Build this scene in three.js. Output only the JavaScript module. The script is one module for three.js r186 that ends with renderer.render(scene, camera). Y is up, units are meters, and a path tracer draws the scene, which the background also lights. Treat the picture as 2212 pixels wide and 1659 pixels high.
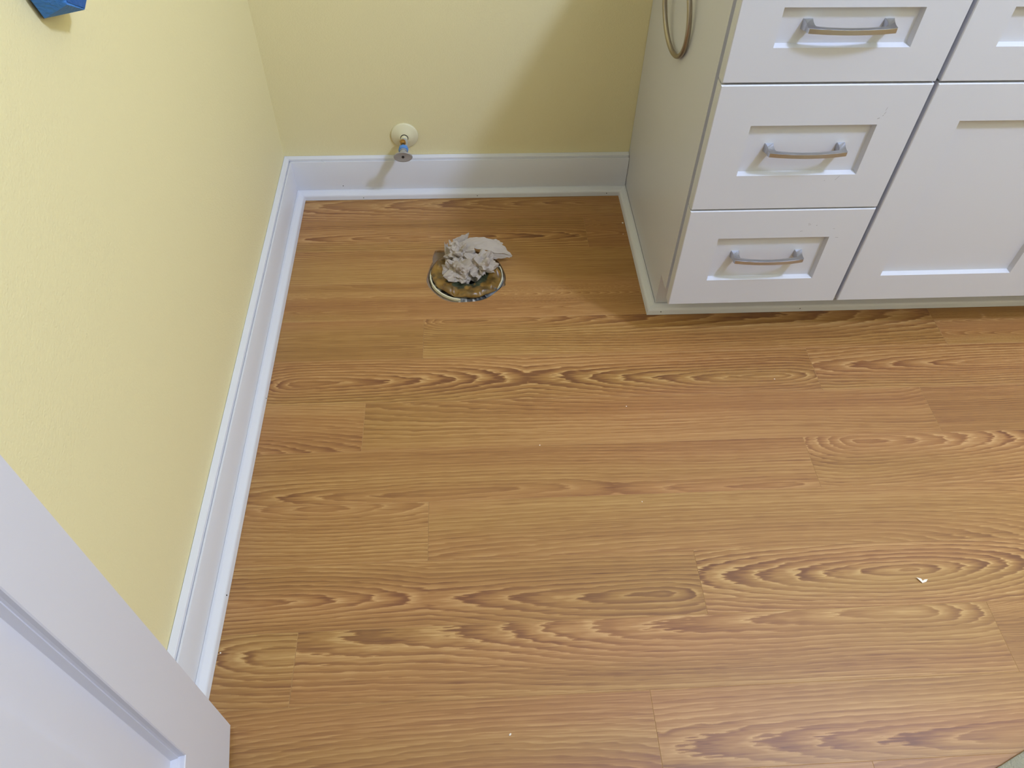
import * as THREE from 'three';
import { mergeGeometries, mergeVertices, toCreasedNormals } from 'three/addons/utils/BufferGeometryUtils.js';
import { ConvexGeometry } from 'three/addons/geometries/ConvexGeometry.js';

// ------------------------------------------------------------------ camera, light, exposure
const scene = new THREE.Scene();
scene.background = new THREE.Color(0x000000);
const camera = new THREE.PerspectiveCamera(53.219, 2212 / 1659, 0.02, 20);
camera.rotation.order = 'YXZ';
camera.position.set(0.397, 1.06447, 1.48784);
camera.rotation.set(-0.86893, -0.07966, 0.03212);
const renderer = new THREE.WebGLRenderer({ antialias: true });
renderer.toneMapping = THREE.LinearToneMapping;
renderer.toneMappingExposure = 0.326;
renderer.shadowMap.enabled = true;
renderer.shadowMap.type = THREE.PCFSoftShadowMap;
const LAMP = { x: 1.70, y: 2.33, z: 1.35, radius: 0.10, power: 33, color: new THREE.Color().setRGB(0.495, 0.622, 1.0) };

// ------------------------------------------------------------------ measured sizes (metres)
const XC = 0.762;            // vanity side plane
const ZF = 0.4055;           // toe kick plane
const ZD = 0.4925;           // plane of the drawer fronts
const BT = 0.0157;           // baseboard thickness
const SH = 0.017;            // shoe moulding
const ROOM_X = 2.75, ROOM_Z = 1.95, ROOM_Y = 2.44, HALL_Z = 3.0;
const HOLE = { x: 0.389, z: 0.2945, r: 0.0808 };

// ------------------------------------------------------------------ helpers
function rng(seed) { let s = seed >>> 0 || 1; return () => { s ^= s << 13; s >>>= 0; s ^= s >>> 17; s ^= s << 5; s >>>= 0; return s / 4294967296; }; }
const NT = new Float32Array(65536); { const r = rng(977); for (let i = 0; i < 65536; i++) NT[i] = r(); }
function noise(x, y) {
  const xi = Math.floor(x), yi = Math.floor(y); let fx = x - xi, fy = y - yi;
  fx = fx * fx * (3 - 2 * fx); fy = fy * fy * (3 - 2 * fy);
  const a = (yi & 255) << 8, b = ((yi + 1) & 255) << 8, c = xi & 255, d = (xi + 1) & 255;
  const p = NT[a + c], q = NT[a + d], s = NT[b + c], t = NT[b + d];
  return p + (q - p) * fx + ((s + (t - s) * fx) - (p + (q - p) * fx)) * fy;
}
const sst = (a, b, t) => { t = Math.min(1, Math.max(0, (t - a) / (b - a))); return t * t * (3 - 2 * t); };
const taken = {};
function numbered(n) { if (!(n in taken)) { taken[n] = 0; return n; } return n + '_' + String(++taken[n]).padStart(3, '0'); }
function mesh(name, geo, mat, parent) {
  const m = new THREE.Mesh(geo, mat); m.name = parent ? name : numbered(name);
  m.castShadow = m.receiveShadow = true; (parent || scene).add(m); return m;
}
function group(name, pos = [0, 0, 0], parent) { const g = new THREE.Group(); g.name = parent ? name : numbered(name); g.position.set(...pos); (parent || scene).add(g); return g; }
function tag(o, label, category, grp) { o.userData.label = label; o.userData.category = category; if (grp) o.userData.group = grp; return o; }
function structure(o, label) { o.userData.kind = 'structure'; if (label) { o.userData.label = label; o.userData.category = o.name.split('_')[0]; } return o; }
function planarUV(g, s = 1) {            // uv in metres by the main direction of each face
  if (g.index) g = g.toNonIndexed();
  const p = g.attributes.position, uv = new Float32Array(p.count * 2);
  const a = new THREE.Vector3(), b = new THREE.Vector3(), c = new THREE.Vector3();
  for (let i = 0; i < p.count; i += 3) {
    a.fromBufferAttribute(p, i); b.fromBufferAttribute(p, i + 1); c.fromBufferAttribute(p, i + 2);
    const n = b.clone().sub(a).cross(c.clone().sub(a)); const ax = Math.abs(n.x), ay = Math.abs(n.y), az = Math.abs(n.z);
    [a, b, c].forEach((v, k) => {
      let u, w; if (ax >= ay && ax >= az) { u = v.z; w = v.y; } else if (ay >= az) { u = v.x; w = v.z; } else { u = v.x; w = v.y; }
      uv[(i + k) * 2] = u * s; uv[(i + k) * 2 + 1] = w * s;
    });
  }
  g.setAttribute('uv', new THREE.BufferAttribute(uv, 2)); return g;
}
function bx(x0, x1, y0, y1, z0, z1) { const g = new THREE.BoxGeometry(x1 - x0, y1 - y0, z1 - z0); g.translate((x0 + x1) / 2, (y0 + y1) / 2, (z0 + z1) / 2); return planarUV(g); }
function tris(list) {                     // list of [a,b,c] triangles, flat shaded
  const f = new Float32Array(list.length * 9); let k = 0;
  for (const t of list) for (const v of t) { f[k++] = v[0]; f[k++] = v[1]; f[k++] = v[2]; }
  const g = new THREE.BufferGeometry(); g.setAttribute('position', new THREE.BufferAttribute(f, 3)); g.computeVertexNormals(); return planarUV(g);
}
function rectLoft(rects, cap) {           // rects {x0,x1,y0,y1,z}: strips between successive rectangles, face towards +z
  const L = []; const cor = r => [[r.x0, r.y0, r.z], [r.x1, r.y0, r.z], [r.x1, r.y1, r.z], [r.x0, r.y1, r.z]];
  for (let i = 0; i + 1 < rects.length; i++) { const A = cor(rects[i]), B = cor(rects[i + 1]); for (let k = 0; k < 4; k++) { const m = (k + 1) % 4; L.push([A[k], A[m], B[m]], [A[k], B[m], B[k]]); } }
  if (cap) { const A = cor(rects[rects.length - 1]); L.push([A[0], A[1], A[2]], [A[0], A[2], A[3]]); }
  return tris(L);
}
const inset = (r, d, z) => ({ x0: r.x0 + d, x1: r.x1 - d, y0: r.y0 + d, y1: r.y1 - d, z });
function sweep(profile, origin, along, out, len, m0, m1) {   // profile [d,y] swept in a straight line with mitred ends
  const O = new THREE.Vector3(...origin), A = new THREE.Vector3(...along), D = new THREE.Vector3(...out);
  const flip = A.clone().cross(D).y > 0;
  const pt = (p, t) => { const v = O.clone().addScaledVector(A, t).addScaledVector(D, p[0]); v.y += p[1]; return v.toArray(); };
  const L = []; const push = (a, b, c) => L.push(flip ? [a, c, b] : [a, b, c]);
  for (let i = 0; i + 1 < profile.length; i++) {
    const p = profile[i], q = profile[i + 1];
    const a = pt(p, m0 * p[0]), b = pt(p, len + m1 * p[0]), c = pt(q, len + m1 * q[0]), d = pt(q, m0 * q[0]);
    push(a, b, c); push(a, c, d);
  }
  for (const [m, t] of [[m0, 0], [m1, len]]) { const P = profile.map(p => pt(p, t + m * p[0])); for (let i = 1; i + 1 < P.length; i++) L.push([P[0], P[i], P[i + 1]]); }
  return toCreasedNormals(tris(L), 0.7);
}
const std = o => new THREE.MeshStandardMaterial(o);
function heightTex(w, h, fn) {
  const d = new Uint8Array(w * h * 4); for (let y = 0; y < h; y++) for (let x = 0; x < w; x++) { const v = Math.max(0, Math.min(255, fn(x, y) * 255)) | 0, k = (y * w + x) * 4; d[k] = d[k + 1] = d[k + 2] = v; d[k + 3] = 255; }
  const t = new THREE.DataTexture(d, w, h); t.wrapS = t.wrapT = THREE.RepeatWrapping; t.magFilter = THREE.LinearFilter; t.minFilter = THREE.LinearMipmapLinearFilter; t.generateMipmaps = true; t.needsUpdate = true; return t;
}

// ------------------------------------------------------------------ materials
const rollerBump = heightTex(512, 512, (x, y) => 0.5 * noise(x * 0.25, y * 0.25) + 0.3 * noise(x * 0.5 + 31, y * 0.5) + 0.2 * noise(x * 0.0625, y * 0.0625));
rollerBump.repeat.set(4, 4);
const M = {
  yellow: std({ color: 0xebdfae, roughness: 0.62, bumpMap: rollerBump, bumpScale: 0.0004 }),
  ceiling: std({ color: 0xd2d0c6, roughness: 0.9 }),
  trim: std({ color: 0xdddce0, roughness: 0.38 }),
  cabinet: std({ color: 0xd1d0d4, roughness: 0.4 }),
  counter: std({ color: 0xeeeeec, roughness: 0.25 }),
  door: std({ color: 0xd9d8e0, roughness: 0.42 }),
  nickel: std({ color: 0xc2c4ca, roughness: 0.33, metalness: 1 }),
  ringMetal: std({ color: 0xa99e8e, roughness: 0.32, metalness: 1 }),
  hole: std({ color: 0x2a2420, roughness: 0.9 }),
  core: std({ color: 0xb98e5c, roughness: 0.7 }),
  subfloor: std({ color: 0x8a7560, roughness: 0.95 }),
};

// ------------------------------------------------------------------ room shell
structure(mesh('wall_left', bx(-0.1, 0, -0.04, ROOM_Y, -0.1, HALL_Z), M.yellow), 'pale yellow painted wall behind the white door');
structure(mesh('wall_back', bx(0, ROOM_X + 0.1, -0.04, ROOM_Y, -0.1, 0), M.yellow), 'pale yellow painted wall with the water valve');
structure(mesh('wall_right', bx(ROOM_X, ROOM_X + 0.1, -0.04, ROOM_Y, 0, HALL_Z), M.yellow), 'pale yellow painted wall past the end of the vanity');
{
  const g = mergeGeometries([bx(0, 0.165, -0.04, ROOM_Y, ROOM_Z, ROOM_Z + 0.1), bx(0.965, ROOM_X, -0.04, ROOM_Y, ROOM_Z, ROOM_Z + 0.1), bx(0.165, 0.965, 2.06, ROOM_Y, ROOM_Z, ROOM_Z + 0.1)]);
  structure(mesh('wall_front', g, M.yellow), 'pale yellow painted wall with the doorway');
}
structure(mesh('wall_hall', bx(-0.1, ROOM_X + 0.1, -0.04, ROOM_Y, HALL_Z, HALL_Z + 0.1), M.yellow), 'pale yellow hall wall beyond the doorway');
structure(mesh('ceiling', bx(-0.1, ROOM_X + 0.1, ROOM_Y, ROOM_Y + 0.1, -0.1, HALL_Z + 0.1), M.ceiling), 'flat white painted ceiling over the bathroom');

// ------------------------------------------------------------------ floor: wood print planks
const PLANK_L = 1.01, PITCH = 0.1035, ROW0 = 0.005;
const TW = 1536, TH = 192;
const PAL = { light: [192, 150, 94], mid: [158, 111, 58], dark: [124, 78, 39] };
function plankTexture(spec, xs, z0, seed) {
  const data = new Uint8Array(TW * TH * 4), eyes = spec.eyes || [], rw = spec.rw || (spec.eyes ? 0.0050 : 0.0036), con = spec.c ?? 1, so = seed * 13.7;
  const slope = spec.slope || 0, zs = z0 + (spec.side ?? -0.12), hue = spec.tone || 0;
  for (let j = 0; j < TH; j++) {
    const Z = z0 + (j + 0.5) / TH * PITCH;
    for (let i = 0; i < TW; i++) {
      const X = xs + (i + 0.5) / TW * PLANK_L;
      const slow = noise(X * 3.1 + so, Z * 11 + so) - 0.5, mid = noise(X * 12 + so, Z * 48 + so * 2) - 0.5;
      const zw = Z + slow * 0.014 + mid * 0.0024 - slope * (X - xs - 0.5);
      let r, open;
      if (eyes.length) {
        let d = 9, wsum = 0, zc = 0;
        for (const e of eyes) {
          const dx = X - e.x, a = dx < 0 ? e.l : e.r, k = Math.sqrt((e.d0 || 0) ** 2 + (a * dx) ** 2); if (k < d) d = k;
          const w = 1 / (0.0009 + dx * dx); wsum += w; zc += w * e.z;
        }
        zc /= wsum; d += (noise(X * 5 + so, Z * 9) - 0.5) * 0.0055 + (noise(X * 24 + so, Z * 60) - 0.5) * 0.0016;
        const dz = (zw - zc) * (spec.k || 0.78); r = Math.sqrt(dz * dz + d * d); open = sst(0.3, 2.2, Math.abs(d) / (Math.abs(dz) + 0.004));
        open = (0.50 + 0.50 * open) * (0.72 + 0.5 * noise(X * 2.3 + so, Z * 26 + so));
      } else { r = Math.abs(zw - zs) * (0.8 + 0.5 * noise(X * 0.8 + so, Z * 20)) * 1.35; open = 0.30 + 0.5 * noise(X * 1.7 + so, Z * 30); }
      const jag = noise(X * 60 + so, Z * 560) - 0.5;
      const ph = r / rw + slow * 1.1 + jag * 0.26 * (0.4 + open), id = Math.floor(ph), t = ph - id;
      const ring = NT[(id * 7 + seed * 131) & 65535], ring2 = NT[(id * 13 + seed * 57 + 999) & 65535];
      const late = sst(0.10 + 0.45 * ring2, 0.86, t) * (1 - sst(0.90, 0.99, t)) * (0.55 + 0.6 * ring) * open * con;
      const pale = (1 - sst(0.02, 0.22 + 0.2 * ring2, t)) * open * con;
      const fib = 0.8 * noise(X * 5 + so, Z * 640) + 0.7 * noise(X * 24 + so, Z * 1050) + 0.4 * noise(X * 60, Z * 1700 + so) - 0.95;
      const band = noise(X * 1.3 + so, Z * 42 + so * 3) - 0.5;
      const pore = sst(0.70, 0.95, noise(X * 22 + so, Z * 1150)) * (0.25 + 0.75 * noise(X * 5, Z * 60 + so));
      let v = 0.42 + late * 0.62 - pale * 0.36 + fib * (0.20 + 0.12 * noise(X * 1.9, Z * 35 + so)) + band * 0.28 + pore * 0.30 + hue;
      v = Math.max(-0.05, Math.min(1.15, v));
      const A = v < 0.5 ? PAL.light : PAL.mid, B = v < 0.5 ? PAL.mid : PAL.dark, f = v < 0.5 ? v * 2 : v * 2 - 1;
      const red = (noise(X * 2.2 + so * 1.7, Z * 24) - 0.5) * 9;
      const k = (j * TW + i) * 4;
      for (let q = 0; q < 3; q++) data[k + q] = Math.max(0, Math.min(255, A[q] + (B[q] - A[q]) * f + (q === 0 ? red * 0.5 : q === 1 ? -red * 0.25 : red * 0.45)));
      data[k + 3] = 255;
    }
  }
  const tx = new THREE.DataTexture(data, TW, TH); tx.colorSpace = THREE.SRGBColorSpace; tx.magFilter = THREE.LinearFilter; tx.minFilter = THREE.LinearMipmapLinearFilter; tx.generateMipmaps = true; tx.anisotropy = 8; tx.needsUpdate = true;
  return tx;
}
// outline of the rough round cut-out for the drain
function holeRadius(a) {       // a = angle in the floor plane, 0 = +x, pi/2 = +z
  let r = HOLE.r + 0.0016 * Math.sin(3 * a + 1) + 0.0012 * Math.sin(7 * a);
  const da = Math.abs(Math.atan2(Math.sin(a + 2.22), Math.cos(a + 2.22))); r += 0.022 * Math.max(0, 1 - da / 0.34);   // square notch
  const db = Math.abs(Math.atan2(Math.sin(a - 0.38), Math.cos(a - 0.38))); r += 0.005 * Math.max(0, 1 - db / 0.10);
  return r;
}
const holeAt = a => [HOLE.x + Math.cos(a) * holeRadius(a), HOLE.z + Math.sin(a) * holeRadius(a)];
function plankGeometry(outline, xs, z0) {    // outline [x,z]; top with a tiny bevel, walls down
  const pts = outline.map(p => new THREE.Vector2(p[0], p[1])); if (THREE.ShapeUtils.isClockWise(pts)) pts.reverse();
  const n = pts.length, ins = pts.map((p, i) => {
    const a = pts[(i + n - 1) % n], b = pts[(i + 1) % n]; const e1 = p.clone().sub(a).normalize(), e2 = b.clone().sub(p).normalize();
    const m = new THREE.Vector2(-(e1.y + e2.y), e1.x + e2.x).normalize(); const c = Math.max(0.5, m.x * -e1.y + m.y * e1.x); return p.clone().addScaledVector(m, 0.0003 / c);
  });
  const pos = [], top = THREE.ShapeUtils.triangulateShape(ins, []);
  for (const t of top) for (const k of [t[0], t[2], t[1]]) pos.push(ins[k].x, 0, ins[k].y);
  const nTop = pos.length / 3;
  for (let i = 0; i < n; i++) {
    const j = (i + 1) % n, P = pts[i], Q = pts[j], A = ins[i], B = ins[j];
    const quad = (a, b, c, d) => { for (const v of [a, b, c, a, c, d]) pos.push(...v); };
    quad([A.x, 0, A.y], [B.x, 0, B.y], [Q.x, -0.00025, Q.y], [P.x, -0.00025, P.y]);
    quad([P.x, -0.00025, P.y], [Q.x, -0.00025, Q.y], [Q.x, -0.0055, Q.y], [P.x, -0.0055, P.y]);
  }
  const g = new THREE.BufferGeometry(); g.setAttribute('position', new THREE.Float32BufferAttribute(pos, 3)); g.computeVertexNormals();
  const uv = []; for (let i = 0; i < pos.length; i += 3) uv.push((pos[i] - xs) / PLANK_L, (pos[i + 2] - z0) / PITCH);
  g.setAttribute('uv', new THREE.Float32BufferAttribute(uv, 2)); g.addGroup(0, nTop, 0); g.addGroup(nTop, pos.length / 3 - nTop, 1); return g;
}
const floor = structure(group('floor'), 'oak wood print plank floor with a drain opening');
{
  const sh = new THREE.Shape([[-0.1, -0.1], [ROOM_X + 0.1, -0.1], [ROOM_X + 0.1, HALL_Z + 0.1], [-0.1, HALL_Z + 0.1]].map(p => new THREE.Vector2(...p)));
  const h = new THREE.Path(); for (let i = 0; i < 48; i++) { const a = i / 48 * Math.PI * 2, x = 0.3905 + 0.0775 * Math.cos(a), z = 0.2935 + 0.0775 * Math.sin(a); i ? h.lineTo(x, z) : h.moveTo(x, z); } sh.holes.push(h);
  const g = new THREE.ExtrudeGeometry(sh, { depth: 0.035, bevelEnabled: false }); g.rotateX(Math.PI / 2); g.translate(0, -0.0056, 0);
  mesh('subfloor', g, M.subfloor, floor);
  mesh('subfloor_base', bx(-0.1, ROOM_X + 0.1, -0.08, -0.0406, -0.1, HALL_Z + 0.1), M.subfloor, floor);
}
// per row: first joint (any joint in the row), and the prints of the planks the picture shows, keyed by the plank's start
const ROWS = [
  { j: 0.90, p: { '-0.110': { eyes: [{ x: 0.78, z: 0.055, l: 0.05, r: 0.12 }], c: 0.8 } } },
  { j: 0.655, p: { '-0.355': { eyes: [{ x: 0.256, z: 0.1715, l: 0.065, r: 0.055 }], rw: 0.0046, c: 1 }, '0.655': { side: -0.2, tone: 0.06 } } },
  { j: 0.99, p: { '-0.020': { eyes: [{ x: 0.30, z: 0.190, l: 0.12, r: 0.05 }], c: 0.5, rw: 0.004 } } },
  { j: 0.82, p: { '-0.190': { side: 0.3, c: 0.7, slope: 0.01 } } },
  { j: 0.306, p: { '-0.704': { side: -0.1, c: 0.7, tone: 0.08 }, '0.306': { eyes: [{ x: 0.352, z: 0.424, l: 0.34, r: 0.055, d0: 0.003 }], c: 0.9 } } },
  { j: 1.035, p: { '0.025': { eyes: [{ x: 0.962, z: 0.5885, l: 0.062, r: 0.16 }, { x: 0.09, z: 0.575, l: 0.25, r: 0.07, d0: 0.004 }], c: 1.15 }, '1.035': { eyes: [{ x: 1.43, z: 0.5655, l: 0.065, r: 0.1 }], c: 1.1 } } },
  { j: 0.207, p: { '-0.803': { eyes: [{ x: -0.1, z: 0.735, l: 0.1, r: 0.13 }], c: 0.7 }, '0.207': { eyes: [{ x: 1.16, z: 0.606, l: 0.05, r: 0.3 }], c: 0.65, rw: 0.005 }, '1.217': { side: 0.2, c: 0.6, tone: 0.1 } } },
  { j: 0.966, p: { '-0.044': { eyes: [{ x: 0.376, z: 0.816, l: 0.05, r: 0.05, d0: 0.002 }, { x: 0.9, z: 0.826, l: 0.045, r: 0.08 }], c: 0.85 }, '0.966': { eyes: [{ x: 1.065, z: 0.742, l: 0.26, r: 0.11, d0: 0.004 }], c: 0.95 } } },
  { j: 0.3215, p: { '-0.6885': { eyes: [{ x: 0.15, z: 0.838, l: 0.1, r: 0.09 }], c: 0.8 }, '0.3215': { eyes: [{ x: 0.9, z: 0.952, l: 0.055, r: 0.12 }], c: 0.65, rw: 0.005 } } },
  { j: 0.73, p: { '-0.280': { eyes: [{ x: 0.672, z: 1.010, l: 0.062, r: 0.16 }, { x: 0.02, z: 0.99, l: 0.2, r: 0.07, d0: 0.004 }], c: 1.15 }, '0.730': { eyes: [{ x: 1.058, z: 0.979, l: 0.095, r: 0.14 }], c: 1.25, rw: 0.0052 } } },
  { j: 0.14, p: { '-0.870': { eyes: [{ x: 0.12, z: 1.075, l: 0.16, r: 0.2, d0: 0.006 }], c: 1.2, rw: 0.0065 }, '0.140': { eyes: [{ x: 1.033, z: 1.052, l: 0.055, r: 0.18, d0: 0.004 }], c: 0.95 }, '1.150': { side: 0.25, c: 0.6, tone: 0.08 } } },
  { j: 0.6265, p: { '-0.3835': { eyes: [{ x: 0.43, z: 1.262, l: 0.12, r: 0.14, d0: 0.02 }], c: 0.6, tone: 0.04 }, '0.6265': { eyes: [{ x: 1.2, z: 1.222, l: 0.05, r: 0.08 }], c: 0.85 } } },
  { j: 0.90, p: { '-0.110': { side: 0.25, c: 0.7 }, '0.900': { eyes: [{ x: 1.3, z: 1.3, l: 0.1, r: 0.1 }], c: 0.8 } } },
];
{
  const made = []; let seed = 3; const nRows = Math.ceil((HALL_Z - ROW0) / PITCH);
  for (let k = 0; k < nRows; k++) {
    const z0 = ROW0 + k * PITCH, z1 = Math.min(z0 + PITCH, HALL_Z), row = ROWS[k] || { j: (k * 0.37) % 1.01, p: {} };
    let xs = row.j; while (xs > 0.004) xs -= PLANK_L;
    for (; xs < ROOM_X; xs += PLANK_L) {
      seed++; const key = Object.keys(row.p).find(q => Math.abs(+q - xs) < 0.003); let mat;
      if (key) { mat = new THREE.MeshPhysicalMaterial({ map: plankTexture(row.p[key], xs, z0, seed), roughness: 0.46, ior: 1.6 }); made.push(mat); } else mat = made[(seed * 5) % Math.max(1, made.length)] || null;
      const x0 = Math.max(0.004, xs + 0.00012), x1 = Math.min(ROOM_X - 0.003, xs + PLANK_L - 0.00012), a0 = z0 + 0.00008, a1 = z1 - 0.00008;
      if (x1 - x0 < 0.02) continue;
      let out = [[x0, a0], [x1, a0], [x1, a1], [x0, a1]];
      if ((k === 2 || k === 3) && x0 < HOLE.x && x1 > HOLE.x) {       // cut around the drain
        const zz = k === 2 ? a1 : a0, arc = []; const N = 96;
        for (let i = 0; i <= N; i++) { const a = k === 2 ? -Math.PI - 0.6 + i / N * (Math.PI + 1.2) : -0.6 + i / N * (Math.PI + 1.2); const p = holeAt(a); if (k === 2 ? p[1] < zz - 0.0003 : p[1] > zz + 0.0003) arc.push([p[0], Math.max(a0 + 0.0012, p[1])]); }
        if (k === 2) out = [[x0, a0], [x1, a0], [x1, a1], [arc[arc.length - 1][0] + 0.0001, zz], ...arc.slice().reverse(), [arc[0][0] - 0.0001, zz], [x0, a1]];
        else out = [[x0, a0], [arc[arc.length - 1][0] - 0.0001, zz], ...arc.slice().reverse(), [arc[0][0] + 0.0001, zz], [x1, a0], [x1, a1], [x0, a1]];
      }
      mesh('plank', plankGeometry(out, xs, z0), [mat || made[0] || M.core, M.core], floor);
    }
  }
}

// ------------------------------------------------------------------ baseboards and shoe mouldings
const baseProfile = [[0.0005, 0.0948], [0.0098, 0.0940], [0.0108, 0.0930], [0.0110, 0.0862], [0.0122, 0.0862], [0.0124, 0.0884], [0.0152, 0.0884], [0.0157, 0.0876], [0.0157, 0.0008], [0.0005, 0.0008]];
const shoeProfile = []; { shoeProfile.push([0.0004, 0.0006]); for (let i = 0; i <= 8; i++) { const a = Math.PI / 2 * (1 - i / 8); shoeProfile.push([0.003 + (SH - 0.003) * Math.cos(a), 0.0006 + 0.0024 + (SH - 0.003) * Math.sin(a)]); } shoeProfile.push([SH, 0.0006]); shoeProfile.splice(1, 0, [0.0004, 0.0006 + 0.0024 + SH - 0.003]); }
function nails(parent, list) { for (const p of list) { const g = new THREE.SphereGeometry(0.0011, 10, 6); g.translate(...p); mesh('nail_hole', g, M.hole, parent); } }
structure(mesh('baseboard_left', sweep(baseProfile, [0, 0, 0], [0, 0, 1], [1, 0, 0], ROOM_Z - 0.001, 1, 0), M.trim), 'white painted baseboard along the wall with the door');
const bbBack = structure(mesh('baseboard_back', sweep(baseProfile, [0, 0, 0], [1, 0, 0], [0, 0, 1], XC - 0.001, 1, 0), M.trim), 'white painted baseboard below the water valve');
{ // a splinter lifting off the cap of the back baseboard, and a nail hole
  const g = new ConvexGeometry([[0.080, 0.0915, 0.0118], [0.0905, 0.0862, 0.0172], [0.0890, 0.0880, 0.0158], [0.082, 0.0920, 0.0128], [0.0865, 0.0870, 0.0158]].map(p => new THREE.Vector3(...p)));
  mesh('lifted_splinter', planarUV(g), M.trim, bbBack); nails(bbBack, [[0.1192, 0.0265, 0.0155]]);
}
const t1 = structure(mesh('trim_1', sweep(shoeProfile, [BT, 0, BT], [0, 0, 1], [1, 0, 0], ROOM_Z - BT - 0.001, 1, 0), M.trim), 'white quarter round moulding along the wall with the door');
nails(t1, [[0.0317, 0.0079, 0.9828], [0.0320, 0.0055, 0.6122]]);
const t2 = structure(mesh('trim_2', sweep(shoeProfile, [BT, 0, BT], [1, 0, 0], [0, 0, 1], XC - BT, 1, -1), M.trim), 'white quarter round moulding below the water valve');
nails(t2, [[0.1632, 0.0055, 0.0320], [0.4201, 0.0060, 0.0319], [0.717, 0.0070, 0.0318]]);
structure(mesh('trim_3', sweep(shoeProfile, [XC - 0.0004, 0, BT], [0, 0, 1], [-1, 0, 0], ZF - BT + 0.0004, 1, 1), M.trim), 'white quarter round moulding along the vanity side panel');
const t4 = structure(mesh('trim_4', sweep(shoeProfile, [XC - 0.0004, 0, ZF + 0.0004], [1, 0, 0], [0, 0, 1], 1.05, -1, 0), M.trim), 'white quarter round moulding below the vanity drawers');
nails(t4, [[0.772, 0.0075, 0.4218], [1.0524, 0.0075, 0.4218]]);

// ------------------------------------------------------------------ vanity
const XE = 1.800, TOPY = 0.680;
const vanity = tag(group('vanity_cabinet', [XC, 0, 0]), 'white shaker vanity cabinet with three drawers and curved metal pulls', 'cabinet');
const VX = g => { g.translate(-XC, 0, 0); return g; };
{
  const sideShape = (zf) => { const s = new THREE.Shape(); s.moveTo(0.001, 0.0005); s.lineTo(ZF, 0.0005); s.lineTo(ZF, 0.0895); s.lineTo(zf, 0.0895); s.lineTo(zf, TOPY); s.lineTo(0.001, TOPY); s.closePath(); return s; };
  const side = (x0, x1) => { const g = new THREE.ExtrudeGeometry(sideShape(0.4470), { depth: x1 - x0, bevelEnabled: false }); g.rotateY(-Math.PI / 2); g.translate(x1, 0, 0); return planarUV(g); };
  mesh('side_panel', VX(side(XC, XC + 0.016)), M.cabinet, vanity);
  mesh('side_panel', VX(side(XE - 0.016, XE)), M.cabinet, vanity);
  mesh('face_frame', VX(bx(XC + 0.0055, XE - 0.0055, 0.0925, TOPY, 0.4474, 0.4732)), M.cabinet, vanity);
  mesh('toe_kick', VX(bx(XC + 0.0005, XE - 0.0005, 0.0006, 0.0900, ZF - 0.014, ZF - 0.0006)), M.cabinet, vanity);
  mesh('bottom_board', VX(bx(XC + 0.016, XE - 0.016, 0.0905, 0.1065, 0.004, 0.4472)), M.cabinet, vanity);
}
function handleGeometry(w) {          // arched bar pull with flared feet, in x (along), z (out)
  const h = w / 2, s = new THREE.Shape();
  s.moveTo(-h, 0); s.quadraticCurveTo(-h + 0.0035, 0.010, -h + 0.0015, 0.0185); s.lineTo(-h + 0.0030, 0.0215);
  s.quadraticCurveTo(0, 0.0325, h - 0.0030, 0.0215); s.lineTo(h - 0.0015, 0.0185); s.quadraticCurveTo(h - 0.0035, 0.010, h, 0);
  s.lineTo(h - 0.0125, 0); s.quadraticCurveTo(h - 0.0100, 0.0100, h - 0.0130, 0.0160); s.quadraticCurveTo(0, 0.0262, -h + 0.0130, 0.0160); s.quadraticCurveTo(-h + 0.0100, 0.0100, -h + 0.0125, 0); s.closePath();
  let g = new THREE.ExtrudeGeometry(s, { depth: 0.0058, bevelEnabled: true, bevelSize: 0.0006, bevelThickness: 0.0006, bevelSegments: 2, curveSegments: 20 });
  g.translate(0, 0, -0.0029); g.rotateX(Math.PI / 2); // shape y -> z, depth -> -y
  const p = g.attributes.position; for (let i = 0; i < p.count; i++) { const o = p.getZ(i), f = 1 + 1.05 * (1 - sst(0.000, 0.019, o)); p.setY(i, p.getY(i) * f); }
  g.computeVertexNormals(); return toCreasedNormals(g, 0.6);
}
function scuffed(x0, x1, y0, y1, marks) {      // faint rubbed marks on a drawer front: [x, y, length, angle, darkness]
  const w = 1024, h = Math.round(1024 * (y1 - y0) / (x1 - x0)), c = document.createElement('canvas'); c.width = w; c.height = h; const q = c.getContext('2d');
  q.fillStyle = '#ffffff'; q.fillRect(0, 0, w, h); q.lineCap = 'round';
  const sx = w / (x1 - x0);
  for (const [x, y, l, a, d] of marks) { const px = (x - x0) * sx, py = h - (y - y0) * sx, k = l * sx / 2; q.strokeStyle = 'rgba(70,62,58,' + d + ')'; q.lineWidth = 1.8; q.beginPath(); q.moveTo(px - k * Math.cos(a), py + k * Math.sin(a)); q.lineTo(px + k * Math.cos(a), py - k * Math.sin(a)); q.stroke(); }
  const t = new THREE.CanvasTexture(c); t.colorSpace = THREE.SRGBColorSpace; t.wrapS = t.wrapT = THREE.RepeatWrapping; t.repeat.set(1 / (x1 - x0), 1 / (y1 - y0)); t.offset.set(-x0 / (x1 - x0), -y0 / (y1 - y0));
  const m = M.cabinet.clone(); m.map = t; return m;
}
const HG = handleGeometry(0.1240);
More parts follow.
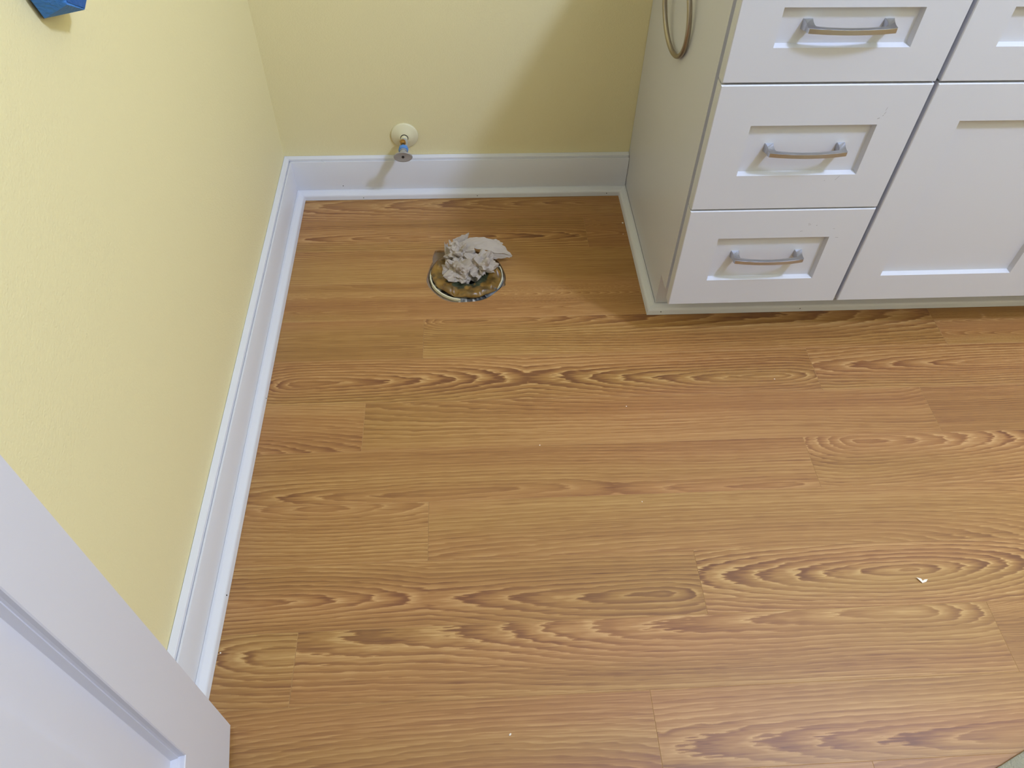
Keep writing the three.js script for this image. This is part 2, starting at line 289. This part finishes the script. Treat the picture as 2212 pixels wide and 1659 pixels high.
function shakerFront(kind, x0, x1, y0, y1, rail, stile, pull, mat = M.cabinet) {
  const o = { x0, x1, y0, y1 }, inn = { x0: x0 + stile, x1: x1 - stile, y0: y0 + rail, y1: y1 - rail };
  const zb = ZD - 0.0190;
  const fr = mesh(kind, VX(rectLoft([inset(o, 0.0, zb), inset(o, 0, ZD - 0.0012), inset(o, 0.0012, ZD), inset(inn, 0, ZD), inset(inn, 0.0028, ZD - 0.0085)])), mat, vanity);
  mesh('recessed_panel', VX(bx(inn.x0 + 0.0012, inn.x1 - 0.0012, inn.y0 + 0.0012, inn.y1 - 0.0012, zb + 0.0002, ZD - 0.0085)), M.cabinet, fr);
  if (pull) { const h = mesh('pull_handle', HG.clone().translate((x0 + x1) / 2 - XC + (pull[0] || 0), (inn.y0 + inn.y1) / 2 + (pull[1] || 0), ZD - 0.0084), M.nickel, fr); h.userData.label = 'brushed metal arched bar pull'; }
  return fr;
}
const DX0 = 0.7573, DX1 = 1.0659;
const D3 = [[0.9643, 0.2722, 0.004, 0.2, 0.5], [0.9630, 0.2745, 0.003, 0.1, 0.4], [0.9770, 0.2705, 0.0016, 1.0, 0.7], [0.9540, 0.2590, 0.004, 0.3, 0.45], [1.0090, 0.2630, 0.003, -0.1, 0.35], [1.0200, 0.2445, 0.005, -0.1, 0.45]];
const D2 = [[1.0114, 0.4810, 0.005, 1.3, 0.35], [1.0117, 0.4745, 0.004, 1.2, 0.4], [1.0102, 0.4706, 0.0016, 1.0, 0.6], [1.0050, 0.4660, 0.0030, 0.5, 0.8], [0.9790, 0.3635, 0.0090, 1.0, 0.4], [0.9600, 0.3590, 0.0014, 1, 0.4]];
shakerFront('drawer_front', DX0, DX1, 0.0957, 0.3030, 0.0570, 0.0590, [-0.001, 0.006], scuffed(DX0, DX1, 0.0957, 0.3030, D3));
shakerFront('drawer_front', DX0, DX1, 0.3060, 0.5195, 0.0635, 0.0590, [0, 0.002], scuffed(DX0, DX1, 0.3060, 0.5195, D2));
shakerFront('drawer_front', DX0, DX1, 0.5228, 0.6770, 0.0502, 0.0590, [0, 0.002]);
for (const [a, b] of [[1.0724, 1.4310], [1.4370, 1.7955]]) {
  shakerFront('cabinet_door', a, b, 0.0960, 0.5195, 0.0590, 0.0590, null);
  shakerFront('false_drawer_front', a, b, 0.5228, 0.6770, 0.0502, 0.0560, null);
}
{
  const sh = new THREE.Shape(); sh.moveTo(0.7585, -0.4975); sh.lineTo(1.8045, -0.4975); sh.lineTo(1.8045, -0.0035); sh.lineTo(0.7585, -0.0035); sh.closePath();
  const g = new THREE.ExtrudeGeometry(sh, { depth: 0.0210, bevelEnabled: true, bevelSize: 0.0015, bevelThickness: 0.0015, bevelSegments: 2 }); g.rotateX(-Math.PI / 2); g.translate(0, 0.6818, 0);
  const c = mesh('countertop', planarUV(g), M.counter);
  tag(c, 'thin white countertop slab lying on the vanity cabinet', 'countertop');
}

// ------------------------------------------------------------------ towel ring on the vanity side
{
  const g = tag(group('towel_ring', [XC, 0.515, 0.221]), 'round brushed metal towel ring hanging on the vanity side panel', 'towel ring');
  const tr = 0.0042, R = 0.0775 - tr, th = 0.0853;
  const ring = new THREE.TorusGeometry(R, tr, 20, 96); ring.rotateY(Math.PI / 2 + 0.066); ring.rotateZ(th);
  const cx = -0.006 - 0.0775 * Math.sin(th) , cy = -0.0083;
  ring.translate(cx, cy, 0); mesh('ring', ring, M.ringMetal, g);
  const topY = cy + R * Math.cos(th), topX = cx - R * Math.sin(th);
  const post = new THREE.LatheGeometry([[0, 0], [0.024, 0], [0.024, 0.003], [0.021, 0.0055], [0.010, 0.008], [0.0085, 0.014], [0.0085, 0.026], [0.0070, 0.0285], [0, 0.029]].map(p => new THREE.Vector2(...p)), 40);
  post.rotateZ(Math.PI / 2); post.translate(-0.0003, topY + 0.0035, 0.0); mesh('wall_post', post, M.ringMetal, g);
}

// ------------------------------------------------------------------ water shut-off valve on the back wall
{
  const cream = std({ color: 0xe6deb8, roughness: 0.45 }), grey = std({ color: 0xb9bcc0, roughness: 0.35, metalness: 0.6 }), brass = std({ color: 0xb98f4e, roughness: 0.35, metalness: 1 });
  const blue = std({ color: 0x5b8fd0, roughness: 0.55 }), knob = std({ color: 0xa6a3a2, roughness: 0.4, metalness: 0.35 });
  const v = tag(group('shutoff_valve', [0.2655, 0.1420, 0]), 'water shut-off valve with oval metal knob and cream wall plate', 'valve');
  const esc = new THREE.LatheGeometry([[0.0085, 0.0120], [0.0100, 0.0124], [0.0150, 0.0095], [0.0215, 0.0065], [0.0270, 0.0048], [0.0290, 0.0030], [0.0293, 0.0006], [0.0280, 0.0003]].map(p => new THREE.Vector2(...p)), 56);
  esc.rotateX(Math.PI / 2); esc.translate(0.0003, 0.001, 0); const e = mesh('wall_plate', esc, cream, v); e.userData.label = 'round cream painted wall plate';
  const collar = new THREE.CylinderGeometry(0.0098, 0.0098, 0.001, 32); collar.rotateX(Math.PI / 2); collar.translate(0, 0, 0.0115); mesh('plate_opening', collar, M.hole, v);
  const zc = (r0, r1, z0, z1, seg = 32) => { const g = new THREE.CylinderGeometry(r1, r0, z1 - z0, seg); g.rotateX(Math.PI / 2); g.translate(0, 0, (z0 + z1) / 2); return g; };
  mesh('pipe_stub', zc(0.0074, 0.0074, 0.001, 0.026), cream, v);
  mesh('valve_body', mergeGeometries([zc(0.0080, 0.0088, 0.0225, 0.030), zc(0.0088, 0.0084, 0.030, 0.052)]), grey, v);
  const out = new THREE.CylinderGeometry(0.0052, 0.0060, 0.010, 24); out.translate(0, 0.0060, 0.0440); mesh('outlet', out, grey, v);
  const nut = new THREE.CylinderGeometry(0.0066, 0.0066, 0.0060, 6); nut.rotateY(0.3); nut.translate(-0.0008, 0.0112, 0.0450); mesh('compression_nut', nut, brass, v);
  const cap = new THREE.CylinderGeometry(0.0042, 0.0058, 0.003, 20); cap.translate(-0.0008, 0.0150, 0.0450); mesh('outlet_sleeve', cap, brass, v);
  mesh('packing_nut', zc(0.0105, 0.0100, 0.0505, 0.0600, 8), blue, v).userData.label = 'blue coated packing nut';
  mesh('stem', mergeGeometries([zc(0.0082, 0.0082, 0.0600, 0.0640), zc(0.0070, 0.0070, 0.0640, 0.0680), zc(0.0080, 0.0075, 0.0680, 0.0770)]), grey, v);
  const kn = new THREE.LatheGeometry([[0, -0.0030], [0.0140, -0.0030], [0.0185, -0.0012], [0.0198, 0.0010], [0.0190, 0.0028], [0.0170, 0.0022], [0.0040, 0.0012], [0, 0.0012]].map(p => new THREE.Vector2(...p)), 48);
  kn.rotateX(Math.PI / 2); kn.scale(1, 0.60, 1); kn.translate(0, 0, 0.0800); const k = mesh('knob', kn, knob, v);
  const sc = new THREE.CylinderGeometry(0.0028, 0.0028, 0.0012, 20); sc.rotateX(Math.PI / 2); sc.translate(0, 0, 0.0816); mesh('knob_screw', sc, M.hole, k);
}

// ------------------------------------------------------------------ drain flange, wax ring and crumpled paper
{
  const W3 = HOLE;
  const grime = heightTex(256, 64, (x, y) => 0.25 + 0.75 * sst(0.3, 0.7, noise(x * 0.14, y * 0.16) * 0.6 + noise(x * 0.4, y * 0.4) * 0.4));
  grime.colorSpace = THREE.SRGBColorSpace;
  const flangeMat = std({ color: 0xd9d4cc, map: grime, roughness: 0.5 });
  const fl = tag(group('closet_flange', [0.3905, -0.040, 0.2935]), 'dirty pale drain flange set in the round floor opening', 'flange');
  const g = new THREE.LatheGeometry([[0.040, 0], [0.040, 0.030], [0.045, 0.0335], [0.0745, 0.0345], [0.0765, 0.0335], [0.0765, 0.0285], [0.0740, 0.0270], [0.062, 0.0270], [0.0580, 0]].map(p => new THREE.Vector2(...p)), 72);
  mesh('flange_ring', toCreasedNormals(g, 0.8), flangeMat, fl);
  const pipe = new THREE.LatheGeometry([[0, 0.004], [0.0395, 0.004], [0.0395, 0.024], [0.037, 0.024], [0.037, 0.005], [0, 0.005]].map(p => new THREE.Vector2(...p)), 48);
  mesh('drain_pipe', pipe, M.hole, fl);
  // pale curved strips and metal scraps around the rim
  const arcStrip = (r0, r1, a0, a1, y0, y1) => { const s = new THREE.Shape(); s.absarc(0, 0, r1, a0, a1, false); s.absarc(0, 0, r0, a1, a0, true); const e = new THREE.ExtrudeGeometry(s, { depth: y1 - y0, bevelEnabled: true, bevelSize: 0.0004, bevelThickness: 0.0004, bevelSegments: 1, curveSegments: 24 }); e.rotateX(Math.PI / 2); e.translate(0, y1, 0); return e; };
  const pale = std({ color: 0xd8cfae, roughness: 0.5 }), steel = std({ color: 0x9aa0a8, roughness: 0.45, metalness: 0.4, map: grime });
  mesh('rim_band', arcStrip(0.0722, 0.0745, 1.75, 3.35, 0.0345, 0.0405), pale, fl);
  mesh('rim_band', arcStrip(0.0748, 0.0762, 1.80, 2.75, 0.0345, 0.0385), std({ color: 0xb9ad8a, roughness: 0.55 }), fl);
  mesh('bolt_slot_plate', arcStrip(0.0660, 0.0775, 0.22, 1.02, 0.0345, 0.0375), steel, fl);
  mesh('rim_band', arcStrip(0.0735, 0.0750, -0.35, 0.60, 0.0345, 0.0400), pale, fl);
  const bolt = new THREE.CylinderGeometry(0.0040, 0.0040, 0.006, 6); bolt.translate(0.0715 * Math.cos(0.66), 0.0405, 0.0715 * Math.sin(0.66)); mesh('flange_bolt', bolt, steel, fl);

  // lumpy wax ring
  const wax = new THREE.MeshPhysicalMaterial({ color: 0xffffff, vertexColors: true, roughness: 0.34, clearcoat: 0.25, clearcoatRoughness: 0.3 });
  const waxTones = heightTex(256, 64, (x, y) => 0.62 + 0.38 * noise(x * 0.08, y * 0.2)); waxTones.colorSpace = THREE.SRGBColorSpace; wax.map = waxTones;
  const tor = new THREE.TorusGeometry(0.0500, 0.0205, 48, 170); tor.rotateX(Math.PI / 2);
  const p = tor.attributes.position, R = rng(41), blobs = [];
  for (let i = 0; i < 15; i++) blobs.push([i / 15 * 6.283 + R() * 0.5, 0.056 + R() * 0.010, 0.006 + R() * 0.007, 0.002 + R() * 0.0045]);
  blobs.push([1.50, 0.066, 0.016, 0.005], [0.92, 0.064, 0.010, 0.006], [3.55, 0.060, 0.012, 0.007], [2.6, 0.057, 0.008, -0.004], [1.95, 0.064, 0.008, -0.005]);
  for (let i = 0; i < p.count; i++) {
    let x = p.getX(i), y = p.getY(i), z = p.getZ(i); const a = Math.atan2(z, x), r = Math.hypot(x, z);
    y *= 0.27; const up = sst(-0.004, 0.006, y);
    for (const b of blobs) { const da = Math.atan2(Math.sin(a - b[0]), Math.cos(a - b[0])) * r, dr = r - b[1], q = (da * da + dr * dr) / (b[2] * b[2]); y += up * b[3] * Math.exp(-q * 1.3); }
    y += up * 0.0030 * (noise(x * 190 + 40, z * 160 + 9) - 0.5) + up * 0.0042 * (noise(x * 75 + 4, z * 60 + 90) - 0.5);
    const s = 1 + 0.05 * Math.sin(2 * a + 0.5) * (r > 0.0525 ? 1 : 0.3) + 0.05 * (noise(a * 3 + 20, 5) - 0.5);
    p.setXYZ(i, x * s, y, z * s);
  }
  const wc = new Float32Array(p.count * 3), cA = new THREE.Color(0x9c7430), cB = new THREE.Color(0x77592a), cG = new THREE.Color(0x3f4630), ct = new THREE.Color();
  for (let i = 0; i < p.count; i++) {                 // grimy olive patches and darker smears in the wax
    const x = p.getX(i), z = p.getZ(i), n1 = noise(x * 90 + 50, z * 90 + 50), n2 = noise(x * 210 + 9, z * 210 + 70), r = Math.hypot(x, z);
    ct.copy(cA).lerp(cB, sst(0.45, 0.75, 0.6 * n1 + 0.4 * n2)); if (r < 0.047) ct.lerp(cG, sst(0.38, 0.52, noise(x * 120 + 200, z * 120 + 30) + (r < 0.040 ? 0.25 : 0)));
    wc[i * 3] = ct.r; wc[i * 3 + 1] = ct.g; wc[i * 3 + 2] = ct.b;
  }
  tor.setAttribute('color', new THREE.BufferAttribute(wc, 3));
  tor.computeVertexNormals(); tor.translate(0, 0.0066, 0);
  tag(mesh('wax_ring', tor, wax), 'lumpy amber wax ring seated on the drain flange', 'wax ring').position.set(0.3905, -0.0060, 0.2935);

  // crumpled paper stuffed in the drain
  const paper = std({ color: 0xb3a698, roughness: 0.85, side: THREE.DoubleSide });
  const P = tag(group('crumpled_paper', [0.398, 0.002, 0.272]), 'crumpled grey-brown paper stuffed into the drain opening', 'paper');
  const crumple = (c, rad, seed, sq, amp = 1) => {
    let b = new THREE.IcosahedronGeometry(1, 8); b.deleteAttribute('uv'); b.deleteAttribute('normal'); b = mergeVertices(b, 1e-4);
    const q = b.attributes.position, r = rng(seed), F = []; for (let i = 0; i < 11; i++) { const n = new THREE.Vector3(r() - 0.5, r() - 0.5, r() - 0.5).normalize(); F.push([n, 0.7 + r() * 2.2, r() * 6, 0.05 + 0.08 * r()]); }
    const v = new THREE.Vector3();
    for (let i = 0; i < q.count; i++) {
      v.fromBufferAttribute(q, i); let s = 0; for (const f of F) { const t = v.dot(f[0]) * f[1] + f[2], fr = t - Math.floor(t); s += f[3] * (fr < 0.7 ? fr / 0.7 : (1 - fr) / 0.3) * 2 - f[3]; }
      s += (r() - 0.5) * 0.13; const k = (1 + s * amp) * rad; q.setXYZ(i, c[0] + v.x * k * sq[0] + (r() - 0.5) * 0.0012, c[1] + v.y * k * sq[1], c[2] + v.z * k * sq[2] + (r() - 0.5) * 0.0012);
    }
    b = b.toNonIndexed(); b.computeVertexNormals(); return planarUV(b);
  };
  const at = (x, y, z) => [x - 0.398, y - 0.002, z - 0.272];
  mesh('wad', crumple(at(0.377, 0.012, 0.294), 0.0290, 5, [1, 0.9, 0.95], 1.1), paper, P);
  mesh('wad', crumple(at(0.4215, 0.014, 0.281), 0.0285, 19, [1.02, 0.95, 1], 1.1), paper, P);
  mesh('wad', crumple(at(0.3800, 0.022, 0.256), 0.0275, 33, [1, 1.0, 0.8], 1.1), paper, P);
  const sheet = (rows, seed, cre, th = 0.00035) => {     // rows of control points -> creased thin sheet
    const nu = 28, nv = 20, curves = rows.map(r => new THREE.CatmullRomCurve3(r.map(p => new THREE.Vector3(...at(...p)))));
    const pts = []; for (let j = 0; j <= nv; j++) { const line = []; for (let i = 0; i <= nu; i++) { const c = new THREE.CatmullRomCurve3(curves.map(k => k.getPoint(i / nu))); line.push(c.getPoint(j / nv)); } pts.push(line); }
    const r = rng(seed), F = []; for (let i = 0; i < 8; i++) F.push([r() * 2 - 1, r() * 2 - 1, 1 + r() * 4, r() * 5, cre * (0.4 + r())]);
    for (let j = 0; j <= nv; j++) for (let i = 0; i <= nu; i++) { let s = 0; const u = i / nu, w = j / nv; for (const f of F) { const t = (f[0] * u + f[1] * w) * f[2] + f[3], fr = t - Math.floor(t); s += f[4] * (Math.abs(fr - 0.5) * 4 - 1); } pts[j][i].y += s; pts[j][i].x += s * 0.3; }
    const L = []; const lay = (o, fl) => { for (let j = 0; j < nv; j++) for (let i = 0; i < nu; i++) { const q = [[j, i], [j, i + 1], [j + 1, i + 1], [j + 1, i]].map(([a, b]) => [pts[a][b].x, pts[a][b].y + o, pts[a][b].z + o]); fl ? L.push([q[0], q[1], q[2]], [q[0], q[2], q[3]]) : L.push([q[0], q[2], q[1]], [q[0], q[3], q[2]]); } };
    lay(0, false); lay(-th, true);
    return toCreasedNormals(tris(L), 0.4);
  };
  // broad flap leaning out to the right
  mesh('flap', sheet([
    [[0.3905, 0.043, 0.2310], [0.4130, 0.047, 0.2290], [0.4370, 0.046, 0.2330], [0.4560, 0.040, 0.2370]],
    [[0.3880, 0.042, 0.2400], [0.4120, 0.045, 0.2420], [0.4400, 0.043, 0.2440], [0.4720, 0.034, 0.2480]],
    [[0.3890, 0.041, 0.2470], [0.4130, 0.039, 0.2560], [0.4420, 0.034, 0.2600], [0.4880, 0.021, 0.2600]]], 7, 0.0007), paper, P);
  mesh('flap', sheet([
    [[0.4300, 0.044, 0.2300], [0.4460, 0.043, 0.2310], [0.4600, 0.040, 0.2340], [0.4690, 0.036, 0.2385]],
    [[0.4330, 0.040, 0.2400], [0.4480, 0.040, 0.2410], [0.4570, 0.038, 0.2430], [0.4640, 0.035, 0.2450]],
    [[0.4350, 0.034, 0.2500], [0.4480, 0.034, 0.2500], [0.4560, 0.033, 0.2500], [0.4600, 0.032, 0.2500]]], 12, 0.0005), paper, P);
  mesh('flap', sheet([
    [[0.4420, 0.033, 0.2560], [0.4560, 0.030, 0.2570], [0.4720, 0.026, 0.2575], [0.4875, 0.0205, 0.2600]],
    [[0.4430, 0.026, 0.2600], [0.4570, 0.024, 0.2610], [0.4710, 0.022, 0.2610], [0.4850, 0.0195, 0.2620]],
    [[0.4440, 0.017, 0.2650], [0.4560, 0.017, 0.2650], [0.4680, 0.018, 0.2640], [0.4800, 0.0185, 0.2630]]], 22, 0.0006), paper, P);
  // torn strip standing up
  mesh('torn_strip', sheet([
    [[0.3630, 0.037, 0.2230], [0.3760, 0.042, 0.2205], [0.3880, 0.046, 0.2190], [0.3985, 0.049, 0.2180]],
    [[0.3660, 0.033, 0.2310], [0.3780, 0.037, 0.2290], [0.3900, 0.041, 0.2260], [0.3970, 0.044, 0.2230]],
    [[0.3680, 0.026, 0.2400], [0.3790, 0.029, 0.2380], [0.3880, 0.033, 0.2340], [0.3930, 0.036, 0.2300]]], 9, 0.0009), paper, P);
  mesh('torn_strip', sheet([
    [[0.3465, 0.036, 0.2310], [0.3490, 0.034, 0.2330], [0.3510, 0.032, 0.2340], [0.3530, 0.033, 0.2290]],
    [[0.3470, 0.022, 0.2420], [0.3500, 0.021, 0.2450], [0.3540, 0.021, 0.2470], [0.3580, 0.023, 0.2440]],
    [[0.3475, 0.006, 0.2600], [0.3500, 0.006, 0.2660], [0.3560, 0.007, 0.2680], [0.3620, 0.009, 0.2650]]], 15, 0.0006), paper, P);
  mesh('torn_strip', sheet([
    [[0.3560, 0.041, 0.2290], [0.3600, 0.038, 0.2310], [0.3640, 0.036, 0.2330], [0.3680, 0.035, 0.2340]],
    [[0.3570, 0.028, 0.2440], [0.3620, 0.027, 0.2460], [0.3670, 0.027, 0.2460], [0.3720, 0.027, 0.2450]],
    [[0.3560, 0.013, 0.2580], [0.3620, 0.013, 0.2600], [0.3680, 0.014, 0.2590], [0.3740, 0.016, 0.2560]]], 27, 0.0008), paper, P);
}

// ------------------------------------------------------------------ open door by the left wall
{
  const d = tag(group('panel_door', [0.0695, 0.008, 1.1636]), 'white moulded panel door standing open against the yellow wall', 'door'); d.rotation.y = -1.42545;
  const Wd = 0.76, Hd = 2.02, T = 0.0345, panels = [[0.172, 0.88], [1.02, 1.90]], px0 = 0.082, px1 = Wd - 0.082;
  const s = new THREE.Shape(); s.moveTo(0.001, 0.001); s.lineTo(Wd - 0.001, 0.001); s.lineTo(Wd - 0.001, Hd); s.lineTo(0.001, Hd); s.closePath();
  for (const [a, b] of panels) { const h = new THREE.Path(); h.moveTo(px0, a); h.lineTo(px0, b); h.lineTo(px1, b); h.lineTo(px1, a); h.closePath(); s.holes.push(h); }
  const g = new THREE.ExtrudeGeometry(s, { depth: T - 0.002, bevelEnabled: true, bevelSize: 0.001, bevelThickness: 0.001, bevelSegments: 1, curveSegments: 2 }); g.translate(0, 0, 0.001);
  mesh('door_frame', planarUV(g), M.door, d);
  for (const [a, b] of panels) {
    const r = { x0: px0 - 0.0009, x1: px1 + 0.0009, y0: a - 0.0009, y1: b + 0.0009 };
    const mk = () => rectLoft([inset(r, 0.0008, -0.0002), inset(r, 0.0024, -0.0074), inset(r, 0.0040, -0.0070), inset(r, 0.0060, -0.0140)]);
    const front = mk(); front.rotateY(Math.PI); front.translate(px0 + px1, 0, 0);
    const back = mk(); back.translate(0, 0, T);
    mesh('panel_moulding', mergeGeometries([front, back]), M.door, d);
    const pk = () => rectLoft([inset(r, 0.0058, -0.0140), inset(r, 0.060, -0.0140), inset(r, 0.066, -0.0050)], true);
    const pf = pk(); pf.rotateY(Math.PI); pf.translate(px0 + px1, 0, 0); const pb = pk(); pb.translate(0, 0, T);
    mesh('raised_panel', mergeGeometries([pf, pb]), M.door, d);
  }
  for (const z of [-1, 1]) { const kg = new THREE.LatheGeometry([[0, 0.058], [0.018, 0.056], [0.026, 0.046], [0.024, 0.034], [0.012, 0.024], [0.011, 0.008], [0.030, 0.005], [0.031, 0], [0, 0]].map(p => new THREE.Vector2(...p)), 32); kg.rotateX(z * Math.PI / 2); kg.scale(1, 1, z < 0 ? 1 : 0.45); kg.translate(0.07, 0.95, z < 0 ? 0 : T); mesh('door_knob', kg, M.nickel, d); }
}

// ------------------------------------------------------------------ blue taped lump on the left wall
{
  const tape = std({ color: 0x3c7fd0, roughness: 0.6, bumpMap: rollerBump, bumpScale: 0.0008 }), navy = std({ color: 0x14559c, roughness: 0.6, bumpMap: rollerBump, bumpScale: 0.0008 });
  const V = p => new THREE.Vector3(...p);
  const g = planarUV(new ConvexGeometry([[0.0005, 0.7230, 0.7290], [0.005, 0.7265, 0.7368], [0.012, 0.7290, 0.7300], [0.0050, 0.7475, 0.7463], [0.0005, 0.7440, 0.7390], [0.030, 0.7385, 0.7354], [0.029, 0.7197, 0.7035], [0.028, 0.7235, 0.6900], [0.0005, 0.7210, 0.6700], [0.031, 0.8300, 0.7450], [0.0005, 0.8100, 0.7600], [0.030, 0.8300, 0.6750], [0.0005, 0.8400, 0.6600], [0.008, 0.8050, 0.7650]].map(V))); g.computeVertexNormals();
  const hold = group('taped_holder', [0, 0.72, 0.70]); g.translate(0, -0.72, -0.70); mesh('tape_wrap', g, tape, hold);
  const s2 = planarUV(new ConvexGeometry([[0.0305, 0.7400, 0.7335], [0.0300, 0.7212, 0.7036], [0.0292, 0.7245, 0.6905], [0.0318, 0.8250, 0.7430], [0.0306, 0.8250, 0.6770], [0.0290, 0.7400, 0.7330], [0.0285, 0.7225, 0.7036], [0.0280, 0.7255, 0.6910], [0.0300, 0.8250, 0.7430], [0.0295, 0.8250, 0.6770]].map(V))); s2.computeVertexNormals(); s2.translate(0, -0.72, -0.70); mesh('navy_face', s2, navy, hold).userData.label = 'darker navy face of the lump';  // thin plate that colours this face a darker blue than the wrap
  tag(hold, 'lump wrapped in blue masking tape fixed to the yellow wall', 'taped holder');
}

// ------------------------------------------------------------------ bits lying on the floor
{
  const chip = std({ color: 0xf2e6d8, roughness: 0.7 });
  const c = tag(group('paper_chip', [1.067, 0, 1.003]), 'small bent white paper scrap lying on the oak floor', 'scrap');
  const leaf = (pts, y) => { const s = new THREE.Shape(pts.map(p => new THREE.Vector2(p[0], p[1]))); const g = new THREE.ExtrudeGeometry(s, { depth: 0.0004, bevelEnabled: false }); g.rotateX(Math.PI / 2); g.translate(0, y, 0); return g; };
  const a = leaf([[-0.0015, 0.0040], [0.0055, 0.0022], [0.0095, -0.0018], [0.0045, -0.0016], [0.0005, 0.0004]], 0.0008); mesh('flat_flap', a, chip, c);
  const b = leaf([[-0.0015, 0.0042], [-0.0090, -0.0042], [-0.0075, -0.0038], [-0.0005, -0.0030], [0.0006, 0.0006]], 0); b.rotateZ(-0.34); b.translate(0, 0.0010, 0); mesh('lifted_flap', b, chip, c);
  const specks = [[0.433, 1.1918], [0.0362, 1.0649], [0.7400, 0.133], [0.7353, 0.1714], [0.9535, 0.5972], [0.6694, 0.6507], [0.5084, 0.7292], [0.665, 0.8475]], r = rng(5);
  for (const [x, z] of specks) {
    const k = x === 0.433 || x === 0.74 ? 1.6 : 0.85; let g = new THREE.IcosahedronGeometry(0.0011 * k, 1); g.deleteAttribute('uv'); const p = g.attributes.position; g.scale(0.7 + r() * 0.5, 0.5, 1.1 + r() * 0.6); g.rotateY(r() * 3); g.translate(0, 0.0005 * k + 0.0001, 0); g.computeVertexNormals();
    const m = mesh('paint_crumb', g, chip); m.position.set(x, 0, z); tag(m, x < 0.1 ? 'tiny white paint crumb against the moulding near the door' : x > 0.73 && z < 0.2 ? 'tiny pale crumb beside the moulding of the vanity side panel' : k > 1 ? 'largest white paint crumb on the open oak floor' : 'tiny white paint crumb on the open oak floor', 'crumb', 'paint crumbs scattered over the floor');
  }
}
{ // grey-olive mat reaching into the corner of the picture
  const s = new THREE.Shape(); s.moveTo(0, 0); s.lineTo(0.55, 0); s.lineTo(0.55, 0.42); s.lineTo(0, 0.42); s.closePath();
  const g = new THREE.ExtrudeGeometry(s, { depth: 0.004, bevelEnabled: true, bevelSize: 0.003, bevelThickness: 0.002, bevelSegments: 3 }); g.rotateX(Math.PI / 2); g.translate(0.003, 0.0061, 0.003);
  const m = mesh('floor_mat', planarUV(g), std({ color: 0x96907a, roughness: 0.95, bumpMap: rollerBump, bumpScale: 0.002 }));
  m.rotation.y = 0.38; m.position.set(1.0200, 0, 1.2790); tag(m, 'flat grey-olive mat lying on the oak floor', 'mat');
}

// ------------------------------------------------------------------ ceiling lamp
{
  const g = tag(group('ceiling_lamp', [LAMP.x, ROOM_Y, LAMP.z]), 'round frosted ceiling lamp on the white ceiling', 'lamp');
  const base = new THREE.CylinderGeometry(0.16, 0.16, 0.02, 48); base.translate(0, -0.0105, 0); mesh("lamp_base", base, M.nickel, g);
  const pr = []; for (let i = 0; i <= 14; i++) { const a = i / 14 * Math.PI / 2; pr.push(new THREE.Vector2(0.0001 + 0.112 * Math.sin(a), -0.021 - 0.112 * Math.cos(a))); }
  const dome = new THREE.LatheGeometry(pr, 48);
  mesh('diffuser', dome, new THREE.MeshStandardMaterial({ color: 0xffffff, roughness: 0.6, emissive: LAMP.color, emissiveIntensity: 6 }), g);
  const l = new THREE.PointLight(LAMP.color, LAMP.power, 0, 2); l.position.set(0, LAMP.y - ROOM_Y - 0.005, 0); l.castShadow = true; l.shadow.mapSize.set(2048, 2048); l.shadow.bias = -0.0005; l.shadow.radius = LAMP.radius / 0.02; g.add(l); l.name = 'lamp_light';
}
renderer.render(scene, camera);
